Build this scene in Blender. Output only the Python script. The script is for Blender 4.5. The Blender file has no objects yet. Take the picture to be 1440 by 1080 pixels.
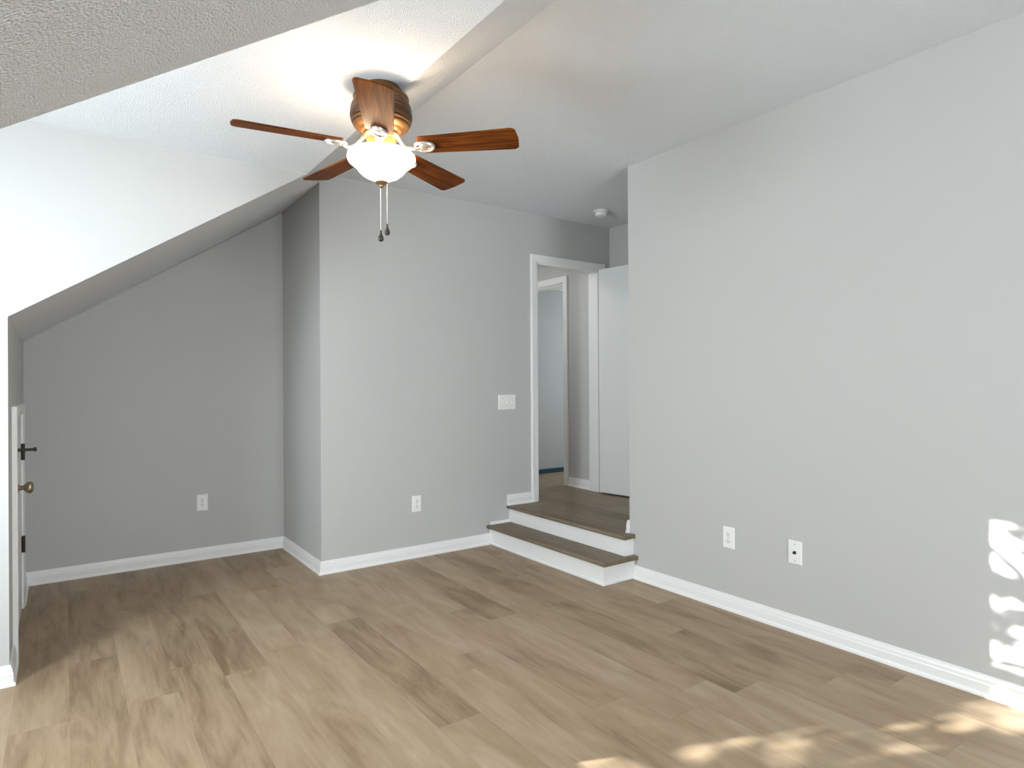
import bpy, bmesh, math, random
from mathutils import Vector, Matrix

C = bpy.context.scene.collection
SC = bpy.context.scene
PI = math.pi

# ------------------------------------------------------------------ camera
YAW, PITCH, ROLL, FPX = 0.6181, 0.0004, -0.0056, 884.15
cam_d = bpy.data.cameras.new('camera')
cam_d.sensor_width = 36.0
cam_d.sensor_fit = 'HORIZONTAL'
cam_d.lens = FPX / 1440.0 * 36.0
cam_d.clip_start = 0.02
cam = bpy.data.objects.new('camera', cam_d)
C.objects.link(cam)
cam.matrix_world = (Matrix.Translation((0, 0, 1.25)) @ Matrix.Rotation(-YAW, 4, 'Z')
                    @ Matrix.Rotation(PI / 2 + PITCH, 4, 'X') @ Matrix.Rotation(ROLL, 4, 'Z'))
SC.camera = cam

# ------------------------------------------------------------------ world, sun, daylight, exposure
SC.view_settings.view_transform = 'Standard'
SC.view_settings.look = 'None'
SC.view_settings.gamma = 1.0
SC.view_settings.use_curve_mapping = False
SC.view_settings.exposure = 0.60
SC.cycles.max_bounces = 10
SC.cycles.diffuse_bounces = 7
SC.cycles.transparent_max_bounces = 12
SC.cycles.caustics_reflective = False
SC.cycles.caustics_refractive = False
SC.cycles.sample_clamp_indirect = 6.0
SC.cycles.use_denoising = True

world = bpy.data.worlds.new('sky')
SC.world = world
world.use_nodes = True
wn = world.node_tree.nodes
wn['Background'].inputs['Color'].default_value = (0.80, 0.90, 1.0, 1)
wn['Background'].inputs['Strength'].default_value = 1.2

SUN_DIR = Vector((1.0, -0.40, -0.305)).normalized()      # the way the sunlight travels
sun_d = bpy.data.lights.new('sun', 'SUN')
sun_d.energy = 22.0
sun_d.angle = math.radians(0.28)
sun_d.color = (1.0, 0.985, 0.96)
sun = bpy.data.objects.new('sun', sun_d)
C.objects.link(sun)
sun.location = (-6, 5, 6)
sun.rotation_euler = SUN_DIR.to_track_quat('-Z', 'Y').to_euler()


def area(name, loc, direction, sx, sy, power, color):
    d = bpy.data.lights.new(name, 'AREA')
    d.shape = 'RECTANGLE'
    d.size, d.size_y, d.energy, d.color = sx, sy, power, color
    o = bpy.data.objects.new(name, d)
    C.objects.link(o)
    o.location = loc
    o.rotation_euler = Vector(direction).to_track_quat('-Z', 'Y').to_euler()
    return o


# daylight through the dormer window, plus added fill at two invented, unseen windows
area('dormer_daylight', (-1.36, 2.27, 1.38), (1, 0, -0.05), 0.86, 1.26, 76, (0.88, 0.945, 1.0))
area('added_gable_fill', (1.2, -2.96, 1.45), (0, 1, 0.0), 1.5, 1.3, 98, (0.88, 0.945, 1.0))  # added fill from behind the camera
area('added_far_room_fill', (6.06, 4.7, 1.55), (-1, 0, 0), 0.8, 1.0, 24, (1.0, 0.99, 0.97))  # added fill to brighten the room past the hall

area('added_hall_fill', (3.1, 4.85, 2.60), (0, 0, -1), 0.3, 0.3, 4.5, (1.0, 1.0, 0.98))  # added fill lamp to lift the hall, no such lamp is seen

# ------------------------------------------------------------------ materials


def mat(name, color=(0.8, 0.8, 0.8), rough=0.5, metal=0.0, spec=0.5):
    m = bpy.data.materials.new(name)
    m.use_nodes = True
    b = m.node_tree.nodes['Principled BSDF']
    b.inputs['Base Color'].default_value = (*color, 1)
    b.inputs['Roughness'].default_value = rough
    b.inputs['Metallic'].default_value = metal
    b.inputs['Specular IOR Level'].default_value = spec
    return m


def nd(m, kind, **kw):
    n = m.node_tree.nodes.new(kind)
    for k, v in kw.items():
        setattr(n, k, v)
    return n


def lk(m, a, b):
    m.node_tree.links.new(a, b)


def bump(m, scale, strength, dist, detail=2.0, noise='noise', rough=0.6):
    b = m.node_tree.nodes['Principled BSDF']
    tc = nd(m, 'ShaderNodeTexCoord')
    if noise == 'noise':
        t = nd(m, 'ShaderNodeTexNoise')
        t.inputs['Detail'].default_value = detail
        t.inputs['Roughness'].default_value = rough
    else:
        t = nd(m, 'ShaderNodeTexVoronoi')
    t.inputs['Scale'].default_value = scale
    lk(m, tc.outputs['Object'], t.inputs['Vector'])
    bp = nd(m, 'ShaderNodeBump')
    bp.inputs['Strength'].default_value = strength
    bp.inputs['Distance'].default_value = dist
    lk(m, t.outputs[0], bp.inputs['Height'])
    lk(m, bp.outputs['Normal'], b.inputs['Normal'])
    return m


def math_n(m, op, a, b=None):
    n = nd(m, 'ShaderNodeMath', operation=op)
    for i, v in enumerate((a, b)):
        if v is None:
            continue
        if isinstance(v, (int, float)):
            n.inputs[i].default_value = v
        else:
            lk(m, v, n.inputs[i])
    return n.outputs[0]


def popcorn(name, color):
    """white ceiling paint over sprayed popcorn grains"""
    m = mat(name, color, 0.95, 0, 0.1)
    b = m.node_tree.nodes['Principled BSDF']
    tc = nd(m, 'ShaderNodeTexCoord')
    n1 = nd(m, 'ShaderNodeTexNoise')
    n1.inputs['Scale'].default_value = 230
    n1.inputs['Detail'].default_value = 3
    n1.inputs['Roughness'].default_value = 0.65
    v1 = nd(m, 'ShaderNodeTexVoronoi')
    v1.inputs['Scale'].default_value = 250
    lk(m, tc.outputs['Object'], n1.inputs['Vector'])
    lk(m, tc.outputs['Object'], v1.inputs['Vector'])
    inv = math_n(m, 'SUBTRACT', 1.0, v1.outputs['Distance'])
    mul = math_n(m, 'MULTIPLY', n1.outputs[0], inv)
    bp = nd(m, 'ShaderNodeBump')
    bp.inputs['Strength'].default_value = 0.75
    bp.inputs['Distance'].default_value = 0.010
    lk(m, mul, bp.inputs['Height'])
    lk(m, bp.outputs['Normal'], b.inputs['Normal'])
    return m


def planks(name, tint=1.0, width=0.182, length=1.22, off=0.0, hue=(1, 1, 1)):
    """vinyl planks running along Y: each plank its own tone, long soft grain streaks and dark flecks"""
    m = mat(name, (0.4, 0.3, 0.2), 0.42, 0, 0.2)
    b = m.node_tree.nodes['Principled BSDF']
    tc = nd(m, 'ShaderNodeTexCoord')
    sp = nd(m, 'ShaderNodeSeparateXYZ')
    lk(m, tc.outputs['Object'], sp.inputs[0])
    u = math_n(m, 'DIVIDE', math_n(m, 'ADD', sp.outputs['X'], 10 + off), width)
    ui = math_n(m, 'FLOOR', u)
    uf = math_n(m, 'FRACT', u)
    wn1 = nd(m, 'ShaderNodeTexWhiteNoise', noise_dimensions='1D')
    lk(m, ui, wn1.inputs['W'])
    v = math_n(m, 'ADD', math_n(m, 'DIVIDE', math_n(m, 'ADD', sp.outputs['Y'], 10), length), math_n(m, 'MULTIPLY', wn1.outputs['Value'], 7.31))
    vi = math_n(m, 'FLOOR', v)
    vf = math_n(m, 'FRACT', v)
    idn = math_n(m, 'ADD', math_n(m, 'MULTIPLY', ui, 13.7), math_n(m, 'MULTIPLY', vi, 3.3))
    wn2 = nd(m, 'ShaderNodeTexWhiteNoise', noise_dimensions='1D')
    lk(m, idn, wn2.inputs['W'])
    # grain coordinates: stretched along the plank, shifted per plank
    cmb = nd(m, 'ShaderNodeCombineXYZ')
    lk(m, math_n(m, 'MULTIPLY', sp.outputs['X'], 9.0), cmb.inputs['X'])
    lk(m, math_n(m, 'MULTIPLY', sp.outputs['Y'], 1.7), cmb.inputs['Y'])
    lk(m, math_n(m, 'MULTIPLY', wn2.outputs['Value'], 40.0), cmb.inputs['Z'])
    g1 = nd(m, 'ShaderNodeTexNoise')
    g1.inputs['Scale'].default_value = 1.0
    g1.inputs['Detail'].default_value = 6
    g1.inputs['Roughness'].default_value = 0.62
    g1.inputs['Distortion'].default_value = 0.6
    lk(m, cmb.outputs[0], g1.inputs['Vector'])
    cmb2 = nd(m, 'ShaderNodeCombineXYZ')
    lk(m, math_n(m, 'MULTIPLY', sp.outputs['X'], 70.0), cmb2.inputs['X'])
    lk(m, math_n(m, 'MULTIPLY', sp.outputs['Y'], 5.0), cmb2.inputs['Y'])
    lk(m, math_n(m, 'MULTIPLY', wn2.outputs['Value'], 90.0), cmb2.inputs['Z'])
    g2 = nd(m, 'ShaderNodeTexNoise')
    g2.inputs['Scale'].default_value = 1.0
    g2.inputs['Detail'].default_value = 4
    lk(m, cmb2.outputs[0], g2.inputs['Vector'])
    ramp = nd(m, 'ShaderNodeValToRGB')
    e = ramp.color_ramp.elements
    e[0].position, e[1].position = 0.29, 0.74
    cs = [(0.200, 0.134, 0.077), (0.338, 0.244, 0.156), (0.455, 0.350, 0.243)]
    cs = [tuple(c * tint * h for c, h in zip(k, hue)) for k in cs]
    e[0].color = (*cs[0], 1)
    e[1].color = (*cs[2], 1)
    mid = ramp.color_ramp.elements.new(0.47)
    mid.color = (*cs[1], 1)
    val = math_n(m, 'ADD', math_n(m, 'MULTIPLY', g1.outputs[0], 0.80), math_n(m, 'MULTIPLY', g2.outputs[0], 0.20))
    val = math_n(m, 'ADD', val, math_n(m, 'MULTIPLY', math_n(m, 'SUBTRACT', wn2.outputs['Value'], 0.5), 0.19))
    lk(m, val, ramp.inputs[0])
    # fine seams
    e1 = math_n(m, 'MINIMUM', uf, math_n(m, 'SUBTRACT', 1.0, uf))
    e2 = math_n(m, 'MINIMUM', vf, math_n(m, 'SUBTRACT', 1.0, vf))
    s1 = math_n(m, 'LESS_THAN', e1, 0.0065)
    s2 = math_n(m, 'LESS_THAN', e2, 0.0012)
    seam = math_n(m, 'MULTIPLY', math_n(m, 'MAXIMUM', s1, s2), 0.22)
    mix = nd(m, 'ShaderNodeMixRGB', blend_type='MULTIPLY')
    lk(m, seam, mix.inputs['Fac'])
    lk(m, ramp.outputs[0], mix.inputs['Color1'])
    mix.inputs['Color2'].default_value = (0.35, 0.30, 0.26, 1)
    lk(m, mix.outputs[0], b.inputs['Base Color'])
    rr = math_n(m, 'ADD', math_n(m, 'MULTIPLY', g1.outputs[0], 0.15), 0.36)
    lk(m, rr, b.inputs['Roughness'])
    bp = nd(m, 'ShaderNodeBump')
    bp.inputs['Strength'].default_value = 0.12
    bp.inputs['Distance'].default_value = 0.002
    lk(m, g2.outputs[0], bp.inputs['Height'])
    lk(m, bp.outputs['Normal'], b.inputs['Normal'])
    return m


M = {}
M['wall'] = bump(mat('grey_wall_paint', (0.535, 0.535, 0.53), 0.75, 0, 0.25), 260, 0.10, 0.002)
M['white_wall'] = bump(mat('white_wall_paint', (0.80, 0.80, 0.795), 0.75, 0, 0.25), 260, 0.10, 0.002)
M['pop'] = popcorn('popcorn_ceiling_paint', (0.82, 0.845, 0.88))
M['trim'] = mat('white_trim_paint', (0.86, 0.86, 0.86), 0.35, 0, 0.4)
M['door'] = mat('white_door_paint', (0.80, 0.815, 0.825), 0.4, 0, 0.4)
M['floor'] = planks('vinyl_plank_floor')
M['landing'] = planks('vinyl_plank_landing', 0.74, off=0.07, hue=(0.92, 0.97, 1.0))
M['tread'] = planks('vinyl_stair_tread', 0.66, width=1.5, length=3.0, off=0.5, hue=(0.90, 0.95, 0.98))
M['plate'] = mat('white_plastic', (0.88, 0.88, 0.87), 0.3)
M['slot'] = mat('dark_slot', (0.03, 0.03, 0.03), 0.6)
M['steel'] = mat('screw_steel', (0.55, 0.55, 0.54), 0.35, 0.9)
M['bronze_dark'] = mat('dark_bronze', (0.055, 0.045, 0.035), 0.45, 0.7)
M['knob'] = mat('antique_brass_knob', (0.34, 0.29, 0.20), 0.3, 1.0)
M['teal'] = mat('teal_base_paint', (0.012, 0.062, 0.092), 0.6)
M['room_blue'] = mat('blue_grey_wall_paint', (0.46, 0.485, 0.50), 0.8, 0, 0.2)
M['bark'] = mat('bark', (0.10, 0.075, 0.055), 0.9)
M['leaf'] = mat('leaf_green', (0.05, 0.10, 0.03), 0.7)
M['vinyl_frame'] = mat('white_window_vinyl', (0.85, 0.85, 0.85), 0.35)
M['outdoor'] = mat('lawn_green', (0.10, 0.14, 0.06), 0.95)


def glass():
    m = bpy.data.materials.new('window_glass')
    m.use_nodes = True
    nt = m.node_tree
    nt.nodes.clear()
    out = nt.nodes.new('ShaderNodeOutputMaterial')
    tr = nt.nodes.new('ShaderNodeBsdfTransparent')
    tr.inputs['Color'].default_value = (0.97, 0.985, 0.98, 1)
    gl = nt.nodes.new('ShaderNodeBsdfGlossy')
    gl.inputs['Roughness'].default_value = 0.02
    mx = nt.nodes.new('ShaderNodeMixShader')
    mx.inputs[0].default_value = 0.06
    nt.links.new(tr.outputs[0], mx.inputs[1])
    nt.links.new(gl.outputs[0], mx.inputs[2])
    nt.links.new(mx.outputs[0], out.inputs['Surface'])
    return m


M['glass'] = glass()


def walnut(name, c0, c1):
    m = mat(name, c0, 0.55, 0, 0.08)
    b = m.node_tree.nodes['Principled BSDF']
    tc = nd(m, 'ShaderNodeTexCoord')
    mp = nd(m, 'ShaderNodeMapping')
    mp.inputs['Scale'].default_value = (3.0, 40.0, 8.0)
    lk(m, tc.outputs['Object'], mp.inputs[0])
    t = nd(m, 'ShaderNodeTexNoise')
    t.inputs['Scale'].default_value = 1.6
    t.inputs['Detail'].default_value = 5
    t.inputs['Distortion'].default_value = 0.8
    lk(m, mp.outputs[0], t.inputs['Vector'])
    r = nd(m, 'ShaderNodeValToRGB')
    r.color_ramp.elements[0].position = 0.35
    r.color_ramp.elements[1].position = 0.70
    r.color_ramp.elements[0].color = (*c0, 1)
    r.color_ramp.elements[1].color = (*c1, 1)
    lk(m, t.outputs[0], r.inputs[0])
    lk(m, r.outputs[0], b.inputs['Base Color'])
    return m


M['blade'] = walnut('walnut_blade', (0.065, 0.015, 0.002), (0.20, 0.056, 0.007))
M['motor'] = mat('antique_bronze_housing', (0.21, 0.105, 0.042), 0.36, 0.8)
M['motor_dark'] = mat('dark_bronze_band', (0.085, 0.042, 0.022), 0.4, 0.7)
M['iron'] = mat('brushed_pewter', (0.70, 0.66, 0.60), 0.33, 0.85)
M['fan_body'] = mat('copper_switch_housing', (0.55, 0.28, 0.10), 0.35, 0.8)
M['chain'] = mat('bead_chain', (0.75, 0.72, 0.68), 0.3, 0.9)
M['pendant'] = mat('dark_pull_pendant', (0.05, 0.04, 0.035), 0.25, 0.4)
M['finial'] = mat('bronze_finial', (0.34, 0.23, 0.13), 0.35, 0.8)


def bowl_mat():
    m = bpy.data.materials.new('lit_alabaster_glass')
    m.use_nodes = True
    b = m.node_tree.nodes['Principled BSDF']
    b.inputs['Base Color'].default_value = (0.9, 0.88, 0.84, 1)
    b.inputs['Roughness'].default_value = 0.25
    b.inputs['Emission Color'].default_value = (1.0, 0.73, 0.46, 1)
    b.inputs['Emission Strength'].default_value = 13.0
    return m


M['bowl'] = bowl_mat()


def bulb_mat():
    m = bpy.data.materials.new('lit_bulb')
    m.use_nodes = True
    b = m.node_tree.nodes['Principled BSDF']
    b.inputs['Emission Color'].default_value = (1.0, 0.85, 0.66, 1)
    b.inputs['Emission Strength'].default_value = 30.0
    return m


M['bulb'] = bulb_mat()

# ------------------------------------------------------------------ mesh helpers


def finish(name, bm, m, parent=None, smooth=False, bevel=0.0, seg=2, kind=None, angle=0.6):
    bmesh.ops.recalc_face_normals(bm, faces=bm.faces)
    me = bpy.data.meshes.new(name)
    bm.to_mesh(me)
    bm.free()
    o = bpy.data.objects.new(name, me)
    C.objects.link(o)
    for k in (m if isinstance(m, (list, tuple)) else [m]):
        me.materials.append(k)
    if parent is not None:
        o.parent = parent
    if smooth:
        for p in me.polygons:
            p.use_smooth = True
        if smooth == 'auto':
            es = o.modifiers.new('split', 'EDGE_SPLIT')
            es.split_angle = angle
    if bevel > 0:
        b = o.modifiers.new('bevel', 'BEVEL')
        b.width, b.segments, b.limit_method, b.angle_limit = bevel, seg, 'ANGLE', 0.7
    if kind:
        o['kind'] = kind
    return o


def box(bm, x0, x1, y0, y1, z0, z1, mi=0):
    v = [bm.verts.new((x, y, z)) for x in (x0, x1) for y in (y0, y1) for z in (z0, z1)]
    for f in ((0, 1, 3, 2), (4, 6, 7, 5), (0, 4, 5, 1), (2, 3, 7, 6), (0, 2, 6, 4), (1, 5, 7, 3)):
        fc = bm.faces.new([v[i] for i in f])
        fc.material_index = mi
    return v


def prism(bm, pts, ext, mi=0):
    e = Vector(ext)
    a = [bm.verts.new(p) for p in pts]
    b = [bm.verts.new(Vector(p) + e) for p in pts]
    n = len(pts)
    bm.faces.new(a).material_index = mi
    bm.faces.new(b[::-1]).material_index = mi
    for i in range(n):
        bm.faces.new((a[i], b[i], b[(i + 1) % n], a[(i + 1) % n])).material_index = mi


def lathe(bm, prof, seg=40, cx=0, cy=0, z0=0, axis='Z', mi=0):
    """prof: (radius, height) list; closed with fans where radius is 0"""
    rings = []
    for r, h in prof:
        if r < 1e-6:
            ps = [(0, 0, h)]
        else:
            ps = [(r * math.cos(2 * PI * i / seg), r * math.sin(2 * PI * i / seg), h) for i in range(seg)]
        vs = []
        for x, y, z in ps:
            if axis == 'X':
                x, y, z = z, x, y
            elif axis == 'Y':
                x, y, z = y, z, x
            vs.append(bm.verts.new((cx + x, cy + y, z0 + z)))
        rings.append(vs)
    for a, b in zip(rings, rings[1:]):
        if len(a) == 1 and len(b) == 1:
            continue
        for i in range(seg):
            j = (i + 1) % seg
            if len(a) == 1:
                f = bm.faces.new((a[0], b[i], b[j]))
            elif len(b) == 1:
                f = bm.faces.new((a[i], a[j], b[0]))
            else:
                f = bm.faces.new((a[i], a[j], b[j], b[i]))
            f.material_index = mi


def tube(bm, pts, rad, seg=10, mi=0):
    pts = [Vector(p) for p in pts]
    rads = rad if isinstance(rad, (list, tuple)) else [rad] * len(pts)
    rings = []
    up = Vector((0, 0, 1))
    for i, p in enumerate(pts):
        t = (pts[min(i + 1, len(pts) - 1)] - pts[max(i - 1, 0)]).normalized()
        a = t.cross(up if abs(t.dot(up)) < 0.95 else Vector((1, 0, 0))).normalized()
        b = t.cross(a)
        rings.append([bm.verts.new(p + rads[i] * (math.cos(2 * PI * k / seg) * a + math.sin(2 * PI * k / seg) * b)) for k in range(seg)])
    for a, b in zip(rings, rings[1:]):
        for k in range(seg):
            bm.faces.new((a[k], a[(k + 1) % seg], b[(k + 1) % seg], b[k])).material_index = mi
    bm.faces.new(rings[0][::-1]).material_index = mi
    bm.faces.new(rings[-1]).material_index = mi


def empty(name, label, cat, loc=(0, 0, 0), rotz=0.0, group=None):
    o = bpy.data.objects.new(name, None)
    o.empty_display_size = 0.05
    C.objects.link(o)
    o.location = loc
    o.rotation_euler = (0, 0, rotz)
    o['label'] = label
    o['category'] = cat
    if group:
        o['group'] = group
    return o


def struct(name, bm, m, **kw):
    return finish(name, bm, m, kind='structure', **kw)


# ------------------------------------------------------------------ room dimensions
XK, XK2 = -0.195, -0.212        # knee wall at its near and far end
YC = 3.375                      # far side of the dormer
YN = 1.1745                     # near side of the dormer
YB, YD = 4.123, 4.993           # back wall, alcove wall
XJ = 1.377                      # jog
XR, YR = 2.98, 2.883            # right wall and where it ends
XE = 4.022                      # end of the stair niche
ZC, ZL = 2.655, 2.382           # main ceiling, dormer ceiling
S0, S1 = 1.675, 0.6661          # roof slope
XC1 = (ZL - S0) / S1
XC2 = (ZC - S0) / S1
XW = -1.20                      # dormer end wall
YREAR = -2.80
XNK = -0.75                     # knee wall behind the camera
ZP, ZT = 0.282, 0.150           # landing and lower tread


def sl(x):
    return S0 + S1 * x


# ------------------------------------------------------------------ floors
bm = bmesh.new()
box(bm, XW - 0.1, 3.1, YREAR - 0.1, 5.1, -0.1, 0.0)
struct('floor', bm, M['floor'])
bm = bmesh.new()
box(bm, 2.915, XE + 0.06, 2.86, 4.20, 0.02, ZP - 0.001)
box(bm, 2.50, 6.1, 4.20, 5.46, 0.02, ZP - 0.001)
struct('floor_landing', bm, M['landing'])

# ------------------------------------------------------------------ walls
bm = bmesh.new()
box(bm, XR, XR + 0.1, YREAR - 0.1, YR, 0, ZC + 0.02)
struct('wall_right', bm, M['wall'])
bm = bmesh.new()
box(bm, XR + 0.1, XE + 0.1, YR - 0.1, YR, 0, ZC + 0.02)
struct('wall_niche_front', bm, M['wall'])
bm = bmesh.new()
box(bm, XE, XE + 0.1, YR, YB + 0.12, 0, ZC + 0.02)
struct('wall_niche_end', bm, M['wall'])

OX0, OX1, OZ = 3.180, 3.892, 2.262      # doorway in the back wall
bm = bmesh.new()
prism(bm, [(XJ, YB, 0), (OX0, YB, 0), (OX0, YB, OZ), (OX1, YB, OZ), (OX1, YB, 0), (XE, YB, 0), (XE, YB, ZC + 0.02),
           (XC2 + 0.03, YB, ZC + 0.02), (XJ, YB, sl(XJ) + 0.002)], (0, 0.12, 0))
struct('wall_back', bm, M['wall'])
bm = bmesh.new()
prism(bm, [(XJ, YB + 0.12, 0), (XJ + 0.1, YB + 0.12, 0), (XJ + 0.1, YB + 0.12, ZC), (XJ, YB + 0.12, sl(XJ) + 0.002)], (0, YD - YB - 0.12, 0))
struct('wall_jog', bm, M['wall'])
bm = bmesh.new()
prism(bm, [(-0.35, YD, 0), (XJ + 0.1, YD, 0), (XJ + 0.1, YD, ZC), (-0.35, YD, sl(-0.35))], (0, 0.1, 0))
struct('wall_alcove', bm, M['wall'])

# knee wall with the opening of the small attic door
DY0, DY1, DZ = 3.70, 4.50, 1.105


def kx(y):
    return XK + (XK2 - XK) * (y - YC) / (YD - YC)


bm = bmesh.new()
for y0, y1, z0, z1 in ((YC + 0.002, DY0, 0, None), (DY0, DY1, DZ, None), (DY1, YD, 0, None)):
    t0 = sl(kx(y0)) + 0.002
    t1 = sl(kx(y1)) + 0.002
    prism(bm, [(kx(y0), y0, z0), (kx(y1), y1, z0), (kx(y1), y1, t1), (kx(y0), y0, t0)], (-0.1, 0, 0))
struct('wall_knee', bm, M['wall'])
bm = bmesh.new()
box(bm, -0.5, -0.36, DY0 - 0.1, DY1 + 0.1, 0, DZ + 0.1)
struct('wall_attic_backing', bm, M['white_wall'])


def cheek(y, ext, xk):
    b = bmesh.new()
    e = 0.0012
    prism(b, [(XW - 0.1, y, 0), (xk, y, 0), (xk, y, sl(xk) + e), (XC1 + 0.02, y, sl(XC1 + 0.02) + e), (XW - 0.1, y, ZL + 0.03)], (0, ext, 0))
    return b


bm = cheek(YC, 0.1, XK)
struct('wall_dormer_far', bm, M['wall'])
bm = cheek(YN, -0.1, XNK)
struct('wall_dormer_near', bm, M['wall'])

# dormer end wall with its window
WY0, WY1, WZ0, WZ1 = 1.82, 2.675, 0.76, 2.04
bm = bmesh.new()
for a in ((YN - 0.1, WY0, 0, ZL + 0.05), (WY1, YC + 0.1, 0, ZL + 0.05), (WY0, WY1, 0, WZ0), (WY0, WY1, WZ1, ZL + 0.05)):
    box(bm, XW - 0.12, XW, *a)
struct('wall_dormer_end', bm, M['wall'])
bm = bmesh.new()
box(bm, XNK - 0.1, XNK, YREAR - 0.1, YN - 0.1, 0, sl(XNK) + 0.002)
struct('wall_knee_near', bm, M['wall'])
GX0, GX1, GZ0, GZ1 = 0.45, 1.95, 0.80, 2.10
bm = bmesh.new()
prism(bm, [(XNK - 0.1, YREAR, 0), (GX0, YREAR, 0), (GX0, YREAR, sl(GX0)), (XNK - 0.1, YREAR, sl(XNK - 0.1))], (0, -0.12, 0))
prism(bm, [(GX1, YREAR, 0), (XR + 0.1, YREAR, 0), (XR + 0.1, YREAR, ZC), (GX1, YREAR, ZC)], (0, -0.12, 0))
prism(bm, [(GX0, YREAR, GZ1), (GX1, YREAR, GZ1), (GX1, YREAR, ZC), (XC2, YREAR, ZC), (GX0, YREAR, sl(GX0))], (0, -0.12, 0))
box(bm, GX0, GX1, YREAR - 0.12, YREAR, 0, GZ0)
struct('wall_rear', bm, M['wall'])

# ------------------------------------------------------------------ ceilings
nrm = Vector((-S1, 0, 1)).normalized() * 0.08
bm = bmesh.new()
for xa, xb, ya, yb in ((XNK - 0.15, XC2, YREAR - 0.12, YN - 0.001), (XC1, XC2, YN - 0.001, YC + 0.001), (-0.40, XC2, YC + 0.001, 5.1)):
    prism(bm, [(xa, ya, sl(xa)), (xb, ya, sl(xb)), (xb, yb, sl(xb)), (xa, yb, sl(xa))], nrm)
struct('ceiling_slope', bm, M['pop'])
bm = bmesh.new()
box(bm, XW - 0.12, XC1, YN - 0.1, YC + 0.1, ZL, ZL + 0.06)
struct('ceiling_dormer', bm, M['pop'])
bm = bmesh.new()
box(bm, XC2, XE + 0.12, YREAR - 0.12, 5.6, ZC, ZC + 0.06)
struct('ceiling_main', bm, M['pop'])

# ------------------------------------------------------------------ hall and far room beyond the doorway
XH = 3.905
HY0, HY1, HZ = 4.62, 5.30, 2.222
bm = bmesh.new()
prism(bm, [(XH, YB + 0.12, 0), (XH, HY0, 0), (XH, HY0, HZ), (XH, HY1, HZ), (XH, HY1, 0), (XH, 5.46, 0), (XH, 5.46, ZC), (XH, YB + 0.12, ZC)], (0.1, 0, 0))
struct('wall_hall_right', bm, M['wall'])
bm = bmesh.new()
box(bm, 2.50, 2.60, YB + 0.12, 5.46, 0, ZC)
struct('wall_hall_left', bm, M['wall'])
bm = bmesh.new()
box(bm, 2.50, XH, 5.46, 5.56, 0, ZC)
struct('wall_hall_end', bm, M['wall'])
bm = bmesh.new()
box(bm, XH + 0.1, 6.1, 5.375, 5.475, 0, 2.40)
struct('wall_far_room', bm, M['room_blue'])
bm = bmesh.new()
box(bm, XE + 0.1, 6.1, 3.90, 4.0, 0, 2.40)
struct('wall_far_room_near', bm, M['room_blue'])
bm = bmesh.new()
for a in ((4.0, 4.3, 0, 2.40), (5.1, 5.375, 0, 2.40), (4.3, 5.1, 0, 1.05), (4.3, 5.1, 2.05, 2.40)):
    box(bm, 5.9, 6.0, *a)
struct('wall_far_room_end', bm, M['room_blue'])
bm = bmesh.new()
box(bm, XE + 0.06, 6.1, 3.9, YB + 0.12, 2.285, 2.345)
box(bm, XH + 0.099, 6.1, YB + 0.12, 5.475, 2.285, 2.345)
struct('ceiling_far_room', bm, M['white_wall'])
bm = bmesh.new()
box(bm, XE + 0.1, 5.9, 3.98, 4.22, 0.02, ZP - 0.001)
struct('floor_far_room', bm, M['landing'])
bm = bmesh.new()
box(bm, XH + 0.1, 5.9, 5.345, 5.375, ZP, ZP + 0.045)
struct('baseboard_far_room', bm, M['teal'])

# ------------------------------------------------------------------ baseboards
PROF = [(0, 0), (0.022, 0), (0.0215, 0.008), (0.019, 0.015), (0.014, 0.018), (0.014, 0.050), (0.0115, 0.056), (0.0105, 0.066),
        (0.007, 0.076), (0.0055, 0.084), (0.0, 0.085)]


def baseboard(name, p, q, n, k0, k1, z=0.0):
    p, q, n = Vector((*p, z)), Vector((*q, z)), Vector((*n, 0))
    t = (q - p).normalized()
    b = bmesh.new()
    A = [b.verts.new(p + n * (o + 0.0003 * (o > 0)) - t * (k0 * o) + Vector((0, 0, h))) for o, h in PROF]
    B = [b.verts.new(q + n * (o + 0.0003 * (o > 0)) + t * (k1 * o) + Vector((0, 0, h))) for o, h in PROF]
    m = len(PROF)
    for i in range(m):
        j = (i + 1) % m
        b.faces.new((A[i], B[i], B[j], A[j]))
    b.faces.new(A[::-1])
    b.faces.new(B)
    return struct(name, b, M['trim'])


baseboard('baseboard_back', (XJ, YB), (2.709, YB), (0, -1), 1, 0)
baseboard('baseboard_jog', (XJ, YB), (XJ, YD), (-1, 0), 1, -1)
baseboard('baseboard_alcove', (XK2, YD), (XJ, YD), (0, -1), -1, -1)
baseboard('baseboard_knee', (kx(YC), YC), (kx(3.632), 3.632), (1, 0), 1, 0)
baseboard('baseboard_knee_far', (kx(4.568), 4.568), (XK2, YD), (1, 0), 0, -1)
baseboard('baseboard_dormer', (XW, YC), (XK, YC), (0, -1), -1, 1)
baseboard('baseboard_right', (XR, YREAR), (XR, 2.838), (-1, 0), -1, 0)
baseboard('baseboard_landing', (2.878, YB), (3.118, YB), (0, -1), 0, 0, ZP)
baseboard('baseboard_niche', (2.962, YR), (XE, YR), (0, 1), 0, -1, ZP)
baseboard('baseboard_hall', (XH, YB + 0.12), (XH, 4.556), (-1, 0), 0, 0, ZP)

# thin strip where the lower tread meets the back wall
bm = bmesh.new()
prism(bm, [(2.712, YB, ZT), (2.712, YB - 0.014, ZT), (2.712, YB - 0.013, ZT + 0.010), (2.712, YB - 0.005, ZT + 0.020), (2.712, YB, ZT + 0.021)], (0.186, 0, 0))
struct('trim_1', bm, M['trim'])

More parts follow.
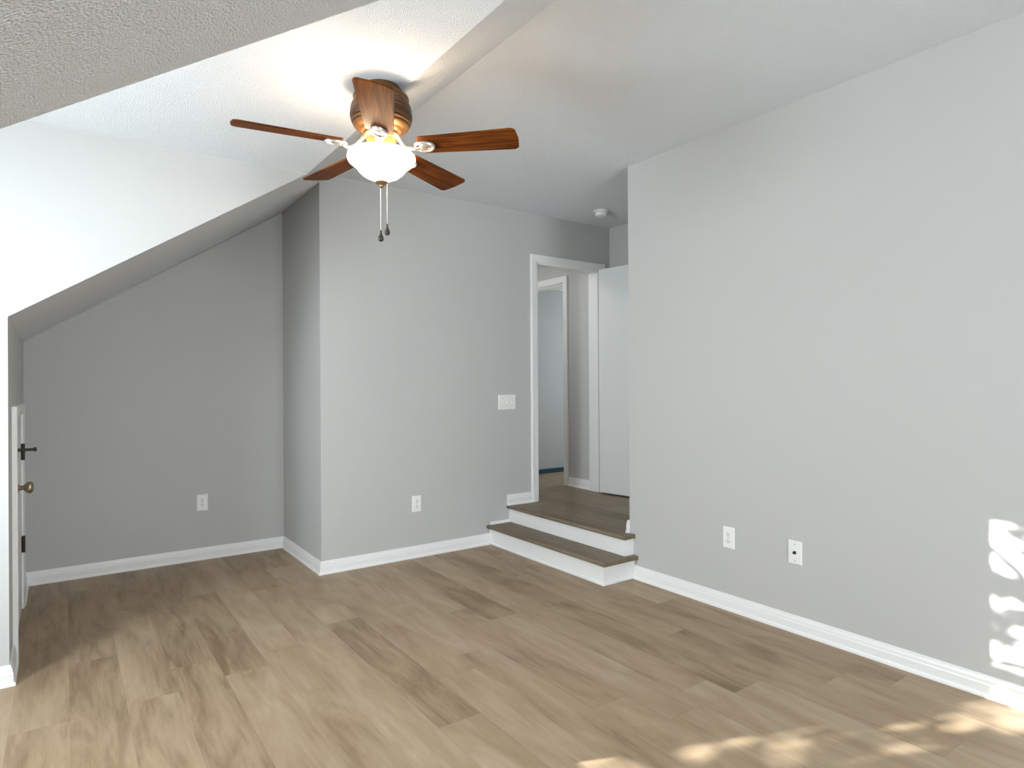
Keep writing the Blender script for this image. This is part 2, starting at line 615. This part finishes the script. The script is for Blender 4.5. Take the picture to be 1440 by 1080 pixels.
# ------------------------------------------------------------------ door casings and jambs
CPROF = [(0.0, 0), (0.0, 0.012), (0.006, 0.014), (0.030, 0.016), (0.050, 0.020), (0.058, 0.020), (0.062, 0.016), (0.062, 0)]


def casing(name, to_world, u0, u1, z0, z1):
    """mitred three-sided casing swept round an opening; to_world(u, n, z)"""
    b = bmesh.new()
    R = []
    for w, t in CPROF:
        R.append([b.verts.new(to_world(*q)) for q in ((u0 - w, t, z0), (u0 - w, t, z1 + w), (u1 + w, t, z1 + w), (u1 + w, t, z0))])
    m = len(CPROF)
    for i in range(m):
        j = (i + 1) % m
        for k in range(3):
            b.faces.new((R[i][k], R[i][k + 1], R[j][k + 1], R[j][k]))
    b.faces.new([r[0] for r in R])
    b.faces.new([r[3] for r in R][::-1])
    return struct(name, b, M['trim'])


casing('trim_2', lambda u, n, z: (u, YB - n, z), OX0 + 0.003, OX1 - 0.003, ZP, OZ - 0.003)
casing('trim_3', lambda u, n, z: (XH - n, u, z), HY0 + 0.003, HY1 - 0.003, ZP, HZ - 0.003)
casing('trim_4', lambda u, n, z: (kx(u) + n, u, z), DY0 + 0.006, DY1 - 0.006, 0.0, DZ - 0.006)
# jamb linings
bm = bmesh.new()
box(bm, OX0 - 0.001, OX0 + 0.018, YB - 0.001, YB + 0.121, ZP, OZ)
box(bm, OX1 - 0.018, OX1 + 0.001, YB - 0.001, YB + 0.121, ZP, OZ)
box(bm, OX0, OX1, YB - 0.001, YB + 0.121, OZ - 0.018, OZ + 0.001)
struct('trim_5', bm, M['trim'])
bm = bmesh.new()
box(bm, XH - 0.001, XH + 0.101, HY0 - 0.001, HY0 + 0.018, ZP, HZ)
box(bm, XH - 0.001, XH + 0.101, HY1 - 0.018, HY1 + 0.001, ZP, HZ)
box(bm, XH - 0.001, XH + 0.101, HY0, HY1, HZ - 0.018, HZ + 0.001)
struct('trim_6', bm, M['trim'])

# ------------------------------------------------------------------ doors
# small attic door in the knee wall, closed
sk = math.atan2(XK2 - XK, YD - YC)
bm = bmesh.new()
prism(bm, [(kx(DY0 + .01) + 0.004, DY0 + 0.010, 0.016), (kx(DY1 - .01) + 0.004, DY1 - 0.010, 0.016), (kx(DY1 - .01) + 0.004, DY1 - 0.010, DZ - 0.012), (kx(DY0 + .01) + 0.004, DY0 + 0.010, DZ - 0.012)], (-0.036, 0, 0))
door1 = struct('door_1', bm, M['door'], bevel=0.002)
for hz in (0.365, 0.885):
    bm = bmesh.new()
    y = DY1 - 0.014
    lathe(bm, [(0, -0.046), (0.0085, -0.046), (0.0085, 0.046), (0, 0.046)], 12, kx(y) + 0.013, y, hz)
    box(bm, kx(y) + 0.0035, kx(y) + 0.0062, y - 0.034, y + 0.006, hz - 0.042, hz + 0.042)
    finish('hinge', bm, M['bronze_dark'], door1, smooth='auto')
bm = bmesh.new()
y = 3.83
lathe(bm, [(0, 0), (0.030, 0), (0.031, 0.004), (0.024, 0.010), (0.012, 0.013), (0.011, 0.030), (0.017, 0.036), (0.026, 0.044), (0.029, 0.054), (0.026, 0.064), (0.016, 0.070), (0, 0.071)],
      28, kx(y) + 0.0045, y, 0.765, axis='X')
finish('door_knob', bm, M['knob'], door1, smooth='auto', angle=0.9)
bm = bmesh.new()
y = 3.86
box(bm, kx(y) + 0.0038, kx(y) + 0.012, y - 0.022, y + 0.022, 0.885, 0.975)
lathe(bm, [(0, 0), (0.008, 0), (0.0065, 0.045), (0.0065, 0.062), (0.010, 0.066), (0.010, 0.076), (0, 0.077)], 16, kx(y) + 0.010, y, 0.945, axis='X')
finish('latch', bm, M['bronze_dark'], door1, smooth='auto')

# white slab door at the head of the steps, standing open against the end of the niche
hx, hy = 3.868, 4.088
ang = math.atan2(0.150, -0.988)          # direction from the hinge to the free edge is (0.150, -0.988)
dvec = Vector((0.150, -0.988, 0)).normalized()
pvec = Vector((0.988, 0.150, 0)).normalized()     # the thickness, away from the room
W_D, T_D = 0.700, 0.034


def dw(a, t, z):
    p = Vector((3.836, 4.072, 0)) + dvec * a + pvec * t
    return (p.x, p.y, z)


bm = bmesh.new()
prism(bm, [dw(0, 0, ZP + 0.014), dw(W_D, 0, ZP + 0.014), dw(W_D, 0, OZ - 0.006), dw(0, 0, OZ - 0.006)], pvec * T_D)
door2 = struct('door_2', bm, M['door'], bevel=0.002)
for hz in (0.52, 1.28, 2.05):
    bm = bmesh.new()
    c = dw(-0.004, T_D + 0.002, hz)
    lathe(bm, [(0, -0.045), (0.007, -0.045), (0.007, 0.045), (0, 0.045)], 12, c[0], c[1], hz)
    finish('hinge', bm, M['steel'], door2, smooth='auto')

# ------------------------------------------------------------------ the two steps
XS1, YS = 2.706, 2.840


def nosed_tread(bm, x0, x1, y0, y1, zt, th, nose, side_nose):
    """tread with a rounded front edge (towards -X) and, if wanted, a rounded near end (towards -Y)"""
    r = th / 2
    prof = [(x1, zt - th), (x0 + r, zt - th)]
    for k in range(1, 8):
        a = -PI / 2 - PI * k / 8
        prof.append((x0 + r + r * math.cos(a), zt - r + r * math.sin(a)))
    prof += [(x0 + r, zt), (x1, zt)]
    n = len(prof)
    ys = [y0, y1]
    rings = [[bm.verts.new((px, yy, pz)) for px, pz in prof] for yy in ys]
    for i in range(n):
        j = (i + 1) % n
        bm.faces.new((rings[0][i], rings[1][i], rings[1][j], rings[0][j]))
    bm.faces.new(rings[0][::-1])
    bm.faces.new(rings[1])


step = empty('stair_step', 'lower of two steps, brown plank tread over a white riser standing on the floor', 'step', (XS1, 3.48, 0))


def child(name, bm, m, parent, **kw):
    off = Vector(parent.location)
    for v in bm.verts:
        v.co -= off
    return finish(name, bm, m, parent, **kw)


bm = bmesh.new()
box(bm, XS1, XS1 + 0.018, YS, YB - 0.001, 0.0005, ZT - 0.0255)
child('riser', bm, M['trim'], step)
bm = bmesh.new()
box(bm, XS1 + 0.018, XR - 0.0008, YS, YS + 0.018, 0.0005, ZT - 0.0255)
child('side_panel', bm, M['trim'], step)
bm = bmesh.new()
prism(bm, [(XS1 - 0.012, YS - 0.012, 0.0006), (XR - 0.0008, YS - 0.012, 0.0006), (XR - 0.0008, YS, 0.0006), (XS1, YS, 0.0006), (XS1, YB - 0.024, 0.0006), (XS1 - 0.012, YB - 0.024, 0.0006)], (0, 0, 0.018))
child('shoe_molding', bm, M['trim'], step, bevel=0.005)
bm = bmesh.new()
nosed_tread(bm, XS1 - 0.030, XR - 0.0008, YS - 0.030, YR + 0.004, ZT, 0.025, 0, 0)
nosed_tread(bm, XS1 - 0.030, 2.912, YR + 0.004, YB - 0.001, ZT, 0.025, 0, 0)
child('tread', bm, M['tread'], step)

XS2 = 2.897
step2 = empty('stair_step', 'upper of two steps, brown nosing and white riser at the landing edge', 'step', (XS2, 3.48, ZT))
bm = bmesh.new()
box(bm, XS2, XS2 + 0.017, YR - 0.036, YB - 0.001, ZT + 0.0006, ZP - 0.0255)
child('riser', bm, M['trim'], step2)
bm = bmesh.new()
box(bm, XS2 + 0.017, XR - 0.0008, YR - 0.036, YR - 0.020, ZT + 0.0006, ZP - 0.0255)
child('side_panel', bm, M['trim'], step2)
bm = bmesh.new()
nosed_tread(bm, XS2 - 0.026, XR - 0.0008, YR - 0.050, YR + 0.001, ZP + 0.0005, 0.025, 0, 0)
nosed_tread(bm, XS2 - 0.026, XS2 + 0.06, YR + 0.001, YB - 0.001, ZP + 0.0005, 0.025, 0, 0)
child('nosing', bm, M['tread'], step2)

# ------------------------------------------------------------------ windows (out of the picture; gable and far-room ones added to carry the fill)


def window(name, to_world, u0, u1, z0, z1, depth):
    """double-hung window; to_world(u, n, z) with n towards the outside"""
    def bx(b, a0, a1, n0, n1, c0, c1):
        P = [(u, n, z) for u in (a0, a1) for n in (n0, n1) for z in (c0, c1)]
        v = [b.verts.new(to_world(*p)) for p in P]
        for f in ((0, 1, 3, 2), (4, 6, 7, 5), (0, 4, 5, 1), (2, 3, 7, 6), (0, 2, 6, 4), (1, 5, 7, 3)):
            b.faces.new([v[i] for i in f])
    b = bmesh.new()
    f = 0.035
    bx(b, u0 + .001, u0 + f, 0.03, 0.10, z0 + .001, z1 - .001)
    bx(b, u1 - f, u1 - .001, 0.03, 0.10, z0 + .001, z1 - .001)
    bx(b, u0 + f, u1 - f, 0.03, 0.10, z0 + .001, z0 + f)
    bx(b, u0 + f, u1 - f, 0.03, 0.10, z1 - f, z1 - .001)
    zm = (z0 + z1) / 2
    bx(b, u0 + f, u1 - f, 0.05, 0.08, zm - 0.018, zm + 0.018)
    o = struct(name, b, M['vinyl_frame'])
    for c0, c1 in ((z0 + f, zm - 0.018), (zm + 0.018, z1 - f)):
        b = bmesh.new()
        bx(b, u0 + f, u1 - f, 0.062, 0.066, c0, c1)
        finish('pane', b, M['glass'], o)
    b = bmesh.new()
    bx(b, u0 - 0.03, u1 + 0.03, -0.05, -0.001, z0 - 0.03, z0 - 0.002)
    finish('sill', b, M['trim'], o)
    return o


window('window_1', lambda u, n, z: (XW - n, u, z), WY0, WY1, WZ0, WZ1, 0.12)
window('added_gable_window', lambda u, n, z: (u, YREAR - n, z), GX0, GX1, GZ0, GZ1, 0.12)  # invented rear window for the added gable fill
window('added_far_room_window', lambda u, n, z: (5.9 + n, u, z), 4.3, 5.1, 1.05, 2.05, 0.1)  # invented window for the added far-room fill

# ------------------------------------------------------------------ wall plates


def plate_bm(w, h, t=0.006):
    """slightly domed cover plate lying on the wall, facing -Y"""
    b = bmesh.new()
    e = 0.004
    o = [(-w / 2, 0, -h / 2), (w / 2, 0, -h / 2), (w / 2, 0, h / 2), (-w / 2, 0, h / 2)]
    i = [(-w / 2 + e, -t, -h / 2 + e), (w / 2 - e, -t, -h / 2 + e), (w / 2 - e, -t, h / 2 - e), (-w / 2 + e, -t, h / 2 - e)]
    mid = [(x * 1.0, -t * 0.45, z) for x, y, z in o]
    R = [[b.verts.new(p) for p in q] for q in (o, mid, i)]
    for a, c in zip(R, R[1:]):
        for k in range(4):
            b.faces.new((a[k], a[(k + 1) % 4], c[(k + 1) % 4], c[k]))
    b.faces.new(R[0])
    b.faces.new(R[2])
    return b


def screw(parent, x, z, y=-0.006):
    b = bmesh.new()
    lathe(b, [(0, 0.0), (0.0034, 0.0), (0.0030, -0.0012), (0, -0.0016)], 12, x, y, z, axis='Y')
    box(b, x - 0.0026, x + 0.0026, y - 0.0018, y - 0.0012, z - 0.0004, z + 0.0004, 1)
    return finish('screw', b, [M['steel'], M['slot']], parent)


def outlet(label, loc, rz):
    t = empty('wall_outlet', label, 'outlet', loc, rz, 'duplex outlets low on the walls')
    finish('cover_plate', plate_bm(0.073, 0.117), M['plate'], t)
    for s in (-1, 1):
        b = bmesh.new()
        zc = s * 0.0195
        pts = []
        for k in range(24):
            a = 2 * PI * k / 24
            pts.append((0.0172 * math.cos(a), -0.0058, zc + max(-0.0140, min(0.0140, 0.0172 * math.sin(a)))))
        prism(b, pts, (0, -0.0024, 0))
        y0, y1 = -0.00845, -0.0081
        box(b, -0.0078, -0.0050, y0, y1, zc - 0.001, zc + 0.008, 1)
        box(b, 0.0050, 0.0076, y0, y1, zc + 0.000, zc + 0.0075, 1)
        lathe(b, [(0, 0), (0.0030, 0), (0.0030, -0.0004), (0, -0.0004)], 12, 0, -0.0081, zc - 0.0075, axis='Y', mi=1)
        finish('receptacle', b, [M['plate'], M['slot']], t)
    screw(t, 0, 0)
    return t


outlet('white duplex outlet on the grey alcove wall under the sloped ceiling', (0.803, YD - 0.0004, 0.410), 0)
outlet('white duplex outlet on the grey back wall, between the jog and the steps', (2.076, YB - 0.0004, 0.387), 0)
outlet('white duplex outlet on the right wall, nearer the steps than the cable plate', (XR - 0.0004, 2.135, 0.398), -PI / 2)

t = empty('cable_wall_plate', 'white cable jack plate with one dark socket on the right wall', 'wall plate', (XR - 0.0004, 1.748, 0.399), -PI / 2)
finish('cover_plate', plate_bm(0.073, 0.117), M['plate'], t)
b = bmesh.new()
lathe(b, [(0, 0.0), (0.0085, 0.0), (0.0085, -0.003), (0.0055, -0.003), (0.0055, -0.012), (0.0035, -0.012), (0.0035, -0.006), (0, -0.006)], 18, 0, -0.006, 0, axis='Y')
finish('cable_jack', b, M['bronze_dark'], t, smooth='auto')
screw(t, 0, 0.042)
screw(t, 0, -0.042)

t = empty('light_switch', 'white three-toggle switch plate on the back wall left of the doorway', 'light switch', (2.880, YB - 0.0004, 1.107), 0)
finish('cover_plate', plate_bm(0.166, 0.119), M['plate'], t)
for k, up in ((-1, 1), (0, -1), (1, -1)):
    b = bmesh.new()
    x = k * 0.046
    prism(b, [(x - 0.0045, -0.0055, -0.011), (x - 0.0045, -0.0055, 0.011), (x - 0.0045, -0.017, 0.004 + up * 0.006), (x - 0.0045, -0.017, -0.002 + up * 0.006)], (0.009, 0, 0))
    finish('toggle', b, M['plate'], t)
    screw(t, x, 0.030)
    screw(t, x, -0.030)

# ------------------------------------------------------------------ smoke detector
t = empty('smoke_detector', 'round white smoke detector on the ceiling above the steps', 'smoke detector', (3.555, 3.735, ZC), 0)
b = bmesh.new()
lathe(b, [(0, -0.0005), (0.064, -0.0005), (0.066, -0.008), (0.062, -0.014), (0, -0.014)], 40)
finish('mounting_base', b, M['plate'], t, smooth='auto')
b = bmesh.new()
lathe(b, [(0, -0.0145), (0.050, -0.0145), (0.049, -0.034), (0.044, -0.044), (0.030, -0.048), (0, -0.048)], 40)
finish('sensor_cover', b, M['plate'], t, smooth='auto')
b = bmesh.new()
lathe(b, [(0, -0.0484), (0.006, -0.0484), (0.005, -0.0505), (0, -0.0505)], 14, 0.012, 0.012)
finish('test_button', b, M['plate'], t)

# ------------------------------------------------------------------ added flush fixture on the hall ceiling, out of view, for the hall fill
t = empty('added_ceiling_light', 'added, unseen flush glass ceiling light in the hall beyond the doorway', 'ceiling light', (3.1, 4.85, ZC), 0)
b = bmesh.new()
lathe(b, [(0, -0.0005), (0.15, -0.0005), (0.15, -0.015), (0, -0.015)], 40)
finish('base', b, M['plate'], t, smooth='auto')
b = bmesh.new()
lathe(b, [(0.14, -0.0155), (0.13, -0.028), (0.10, -0.040), (0.05, -0.046), (0, -0.047)], 40)
finish('glass_shade', b, M['plate'], t, smooth=True)

# ------------------------------------------------------------------ ceiling fan
FX, FY = 0.987, 2.238
fan = empty('ceiling_fan', 'five-blade walnut ceiling fan with bronze motor and lit glass bowl', 'ceiling fan', (FX, FY, ZL), 0)
Z0 = -ZL            # heights below are given above the floor
b = bmesh.new()
lathe(b, [(0, Z0 + 2.3815), (0.072, Z0 + 2.3815), (0.078, Z0 + 2.372), (0.082, Z0 + 2.355), (0.074, Z0 + 2.350), (0, Z0 + 2.350)], 56)
finish('canopy', b, M['motor'], fan, smooth='auto')
b = bmesh.new()
lathe(b, [(0, Z0 + 2.350), (0.094, Z0 + 2.350), (0.103, Z0 + 2.346), (0.105, Z0 + 2.338), (0.101, Z0 + 2.334), (0.103, Z0 + 2.326), (0.111, Z0 + 2.312), (0.115, Z0 + 2.296),
          (0.112, Z0 + 2.293), (0.1155, Z0 + 2.288), (0.117, Z0 + 2.270), (0.114, Z0 + 2.255), (0.110, Z0 + 2.253), (0.112, Z0 + 2.248), (0.109, Z0 + 2.243), (0.105, Z0 + 2.241),
          (0.106, Z0 + 2.236), (0.101, Z0 + 2.230), (0.090, Z0 + 2.222), (0.082, Z0 + 2.219), (0.080, Z0 + 2.213), (0.068, Z0 + 2.208), (0, Z0 + 2.207)], 64)
for f in b.faces:
    zf = f.calc_center_median().z - Z0
    if 2.2555 < zf < 2.286 or 2.298 < zf < 2.322 or 2.236 < zf < 2.241 or 2.247 < zf < 2.252:
        f.material_index = 1
finish('motor_housing', b, [M['motor'], M['motor_dark']], fan, smooth='auto', angle=1.0)
b = bmesh.new()
lathe(b, [(0, Z0 + 2.207), (0.066, Z0 + 2.207), (0.068, Z0 + 2.196), (0.058, Z0 + 2.190), (0.055, Z0 + 2.186), (0.055, Z0 + 2.150), (0.062, Z0 + 2.145), (0.062, Z0 + 2.138), (0, Z0 + 2.138)], 48)
finish('switch_housing', b, M['fan_body'], fan, smooth='auto')
ZB = 2.152          # blade plane
A0 = math.radians(-9.05) - YAW
PT = math.radians(12)


def blade_outline():
    r0, r1 = 0.150, 0.524
    w0, w1 = 0.052, 0.064      # half widths at root and tip
    pts = []
    rc = 0.022
    # root, rounded
    for k in range(7):
        a = PI / 2 + PI * k / 6
        pts.append((r0 + 0.012 + 0.012 * math.cos(a), (w0 - 0.012) * (1 if k < 3 else -1 if k > 3 else 0) + 0.012 * math.sin(a)))
    # tip with rounded corners, edge slightly bowed
    for k in range(7):
        a = -PI / 2 + PI / 2 * k / 6
        pts.append((r1 - rc + rc * math.cos(a), -(w1 - rc) + rc * math.sin(a)))
    pts.append((r1 + 0.004, 0.0))
    for k in range(7):
        a = PI / 2 * k / 6
        pts.append((r1 - rc + rc * math.cos(a), (w1 - rc) + rc * math.sin(a)))
    return pts


for k in range(5):
    a = A0 + 2 * PI * k / 5
    R = Matrix.Translation((0, 0, Z0 + ZB)) @ Matrix.Rotation(a, 4, 'Z')
    RP = R @ Matrix.Rotation(-PT, 4, 'X')
    b = bmesh.new()
    prism(b, [(x, y, 0.0) for x, y in blade_outline()], (0, 0, 0.006))
    bo = finish('blade', b, M['blade'], fan, bevel=0.0015)
    bo.matrix_local = RP
    # curved bracket with an oval medallion under the blade root; its frame is the blade's
    b = bmesh.new()
    inv = RP.inverted() @ R
    path = []
    for i in range(11):
        s = i / 10
        r = 0.060 + 0.085 * s
        z = 0.050 - 0.064 * (s ** 0.7) + 0.020 * math.sin(PI * s) * (-1) + 0.006 * s
        path.append(inv @ Vector((r, 0.010 * math.sin(PI * 2 * s), z)))
    tube(b, path, [0.008 - 0.002 * math.sin(PI * i / 10) for i in range(11)], 12)
    # medallion ring and disc
    n = 32
    cx0 = 0.170
    ra, rb = 0.041, 0.031
    rings = []
    for (q, h) in ((1.0, -0.001), (1.02, -0.007), (0.93, -0.012), (0.80, -0.011), (0.74, -0.005), (0.55, -0.005), (0.48, -0.009), (0.30, -0.011), (0.0, -0.0115)):
        if q == 0:
            rings.append([b.verts.new((cx0, 0, h))])
        else:
            rings.append([b.verts.new((cx0 + ra * q * math.cos(2 * PI * i / n), rb * q * math.sin(2 * PI * i / n), h)) for i in range(n)])
    for A, B in zip(rings, rings[1:]):
        for i in range(n):
            j = (i + 1) % n
            if len(B) == 1:
                b.faces.new((A[i], A[j], B[0]))
            else:
                b.faces.new((A[i], A[j], B[j], B[i]))
    b.faces.new(rings[0][::-1])
    finish('blade_bracket', b, M['iron'], bo, smooth='auto', angle=0.9)

# the glass bowl: open above, double walled
b = bmesh.new()
outp = [(0.0, 2.028), (0.022, 2.030), (0.045, 2.036), (0.066, 2.046), (0.082, 2.059), (0.093, 2.073), (0.103, 2.084), (0.115, 2.092), (0.124, 2.101), (0.128, 2.112), (0.126, 2.122), (0.118, 2.130), (0.110, 2.134)]
inp = [(r - 0.005 if r > 0.01 else 0.0, z + 0.004 if i < 11 else z) for i, (r, z) in enumerate(outp)][::-1]
lathe(b, [(r, Z0 + z) for r, z in outp + inp], 56)
bowl = finish('glass_bowl', b, M['bowl'], fan, smooth=True)
b = bmesh.new()
lathe(b, [(0, Z0 + 2.0275), (0.022, Z0 + 2.0275), (0.025, Z0 + 2.022), (0.021, Z0 + 2.016), (0.009, Z0 + 2.012), (0.010, Z0 + 2.007), (0.006, Z0 + 2.001), (0, Z0 + 2.000)], 28)
finish('finial', b, M['finial'], bowl, smooth='auto', angle=0.9)
# two bulbs in the bowl
for s in (-1, 1):
    b = bmesh.new()
    x = s * 0.058
    lathe(b, [(0, Z0 + 2.078), (0.012, Z0 + 2.081), (0.017, Z0 + 2.092), (0.017, Z0 + 2.104), (0.011, Z0 + 2.118), (0.010, Z0 + 2.130), (0, Z0 + 2.130)], 20, x * math.cos(0.4), x * math.sin(0.4))
    finish('light_bulb', b, M['bulb'], fan, smooth=True)
    d = bpy.data.lights.new('bulb_light', 'POINT')
    d.energy = 1.6
    d.color = (1.0, 0.86, 0.68)
    d.shadow_soft_size = 0.02
    lo = bpy.data.objects.new('bulb_light', d)
    C.objects.link(lo)
    lo.location = (FX + s * 0.090 * math.cos(0.4 + PI / 2), FY + s * 0.090 * math.sin(0.4 + PI / 2), 2.114)

lat = Vector((math.cos(YAW), -math.sin(YAW), 0))
for dx, ztop, zend in ((-0.002, 2.001, 1.838), (0.0205, 2.026, 1.862)):
    b = bmesh.new()
    px, py = lat.x * dx - 0.002, lat.y * dx
    z = ztop
    if dx > 0:
        px, py = lat.x * dx, lat.y * dx
    tube(b, [(px, py, Z0 + ztop + 0.004), (px, py, Z0 + zend)], 0.0011, 8)
    zz = zend
    while zz < ztop:
        bmesh.ops.create_icosphere(b, subdivisions=1, radius=0.0019, matrix=Matrix.Translation((px, py, Z0 + zz)))
        zz += 0.0045
    ch = finish('pull_chain', b, M['chain'], fan, smooth=True)
    b = bmesh.new()
    lathe(b, [(0, Z0 + zend + 0.003), (0.0035, Z0 + zend), (0.0035, Z0 + zend - 0.010), (0.005, Z0 + zend - 0.014), (0.009, Z0 + zend - 0.024), (0.0108, Z0 + zend - 0.032), (0.009, Z0 + zend - 0.038), (0.0045, Z0 + zend - 0.0415), (0, Z0 + zend - 0.042)], 22, px, py)
    finish('pull_pendant', b, M['pendant'], ch, smooth=True)

# ------------------------------------------------------------------ outside: ground and the tree whose leaves break up the sunlight
bm = bmesh.new()
box(bm, -30, 30, -30, 30, -3.2, -3.0)
struct('ground', bm, M['outdoor'])
rnd = random.Random(10)
wc = Vector((XW, 2.27, 1.38))
tc = wc - SUN_DIR * 4.0
tree = empty('tree', 'leafy tree outside the dormer window shading the sun', 'tree', (tc.x, tc.y, -3.0), 0)
b = bmesh.new()
tube(b, [(0.1, 0.2, 0), (0.05, 0.1, 2.2), (-0.05, 0.0, 4.6), (0.0, 0.05, 6.6), (0.05, 0.1, 8.3)], [0.17, 0.13, 0.10, 0.06, 0.02], 10)
for k in range(26):
    z = 3.4 + 4.6 * k / 26
    a = rnd.uniform(0, 2 * PI)
    L = rnd.uniform(0.8, 1.7)
    tube(b, [(0, 0.05, z), (0.5 * L * math.cos(a), 0.5 * L * math.sin(a), z + 0.10), (L * math.cos(a), L * math.sin(a), z + 0.06)], [0.03, 0.02, 0.006], 6)
finish('trunk', b, M['bark'], tree)
b = bmesh.new()
for k in range(700):
    # a flat spray: leaves strung along a near-horizontal twig
    a = rnd.uniform(0, 2 * PI)
    rr = 1.9 * math.sqrt(rnd.random())
    c0 = Vector((rr * math.cos(a), rr * math.sin(a), rnd.uniform(3.2, 8.2) if k < 560 else rnd.uniform(4.6, 5.7)))
    tw = rnd.uniform(0, 2 * PI)
    ax = Vector((math.cos(tw), math.sin(tw), rnd.gauss(0, 0.12)))
    for q in range(14):
        p = c0 + ax * rnd.uniform(-0.28, 0.28) + Vector((rnd.gauss(0, 0.03), rnd.gauss(0, 0.03), rnd.gauss(0, 0.022)))
        L = rnd.uniform(0.05, 0.11)
        w = L * rnd.uniform(0.20, 0.32)
        m4 = Matrix.Translation(p) @ Matrix.Rotation(tw + rnd.gauss(0, 0.6), 4, 'Z') @ Matrix.Rotation(rnd.gauss(0, 0.2), 4, 'Y') @ Matrix.Rotation(rnd.gauss(0.6, 0.5), 4, 'X')
        qs = [(-L, 0, 0), (-0.4 * L, -w, 0.004), (0.4 * L, -w * 0.8, 0.004), (L, 0, 0), (0.4 * L, w * 0.8, -0.004), (-0.4 * L, w, -0.004)]
        b.faces.new([b.verts.new(m4 @ Vector(c)) for c in qs])
fo = finish('foliage', b, M['leaf'], tree)
fo['kind'] = 'stuff'
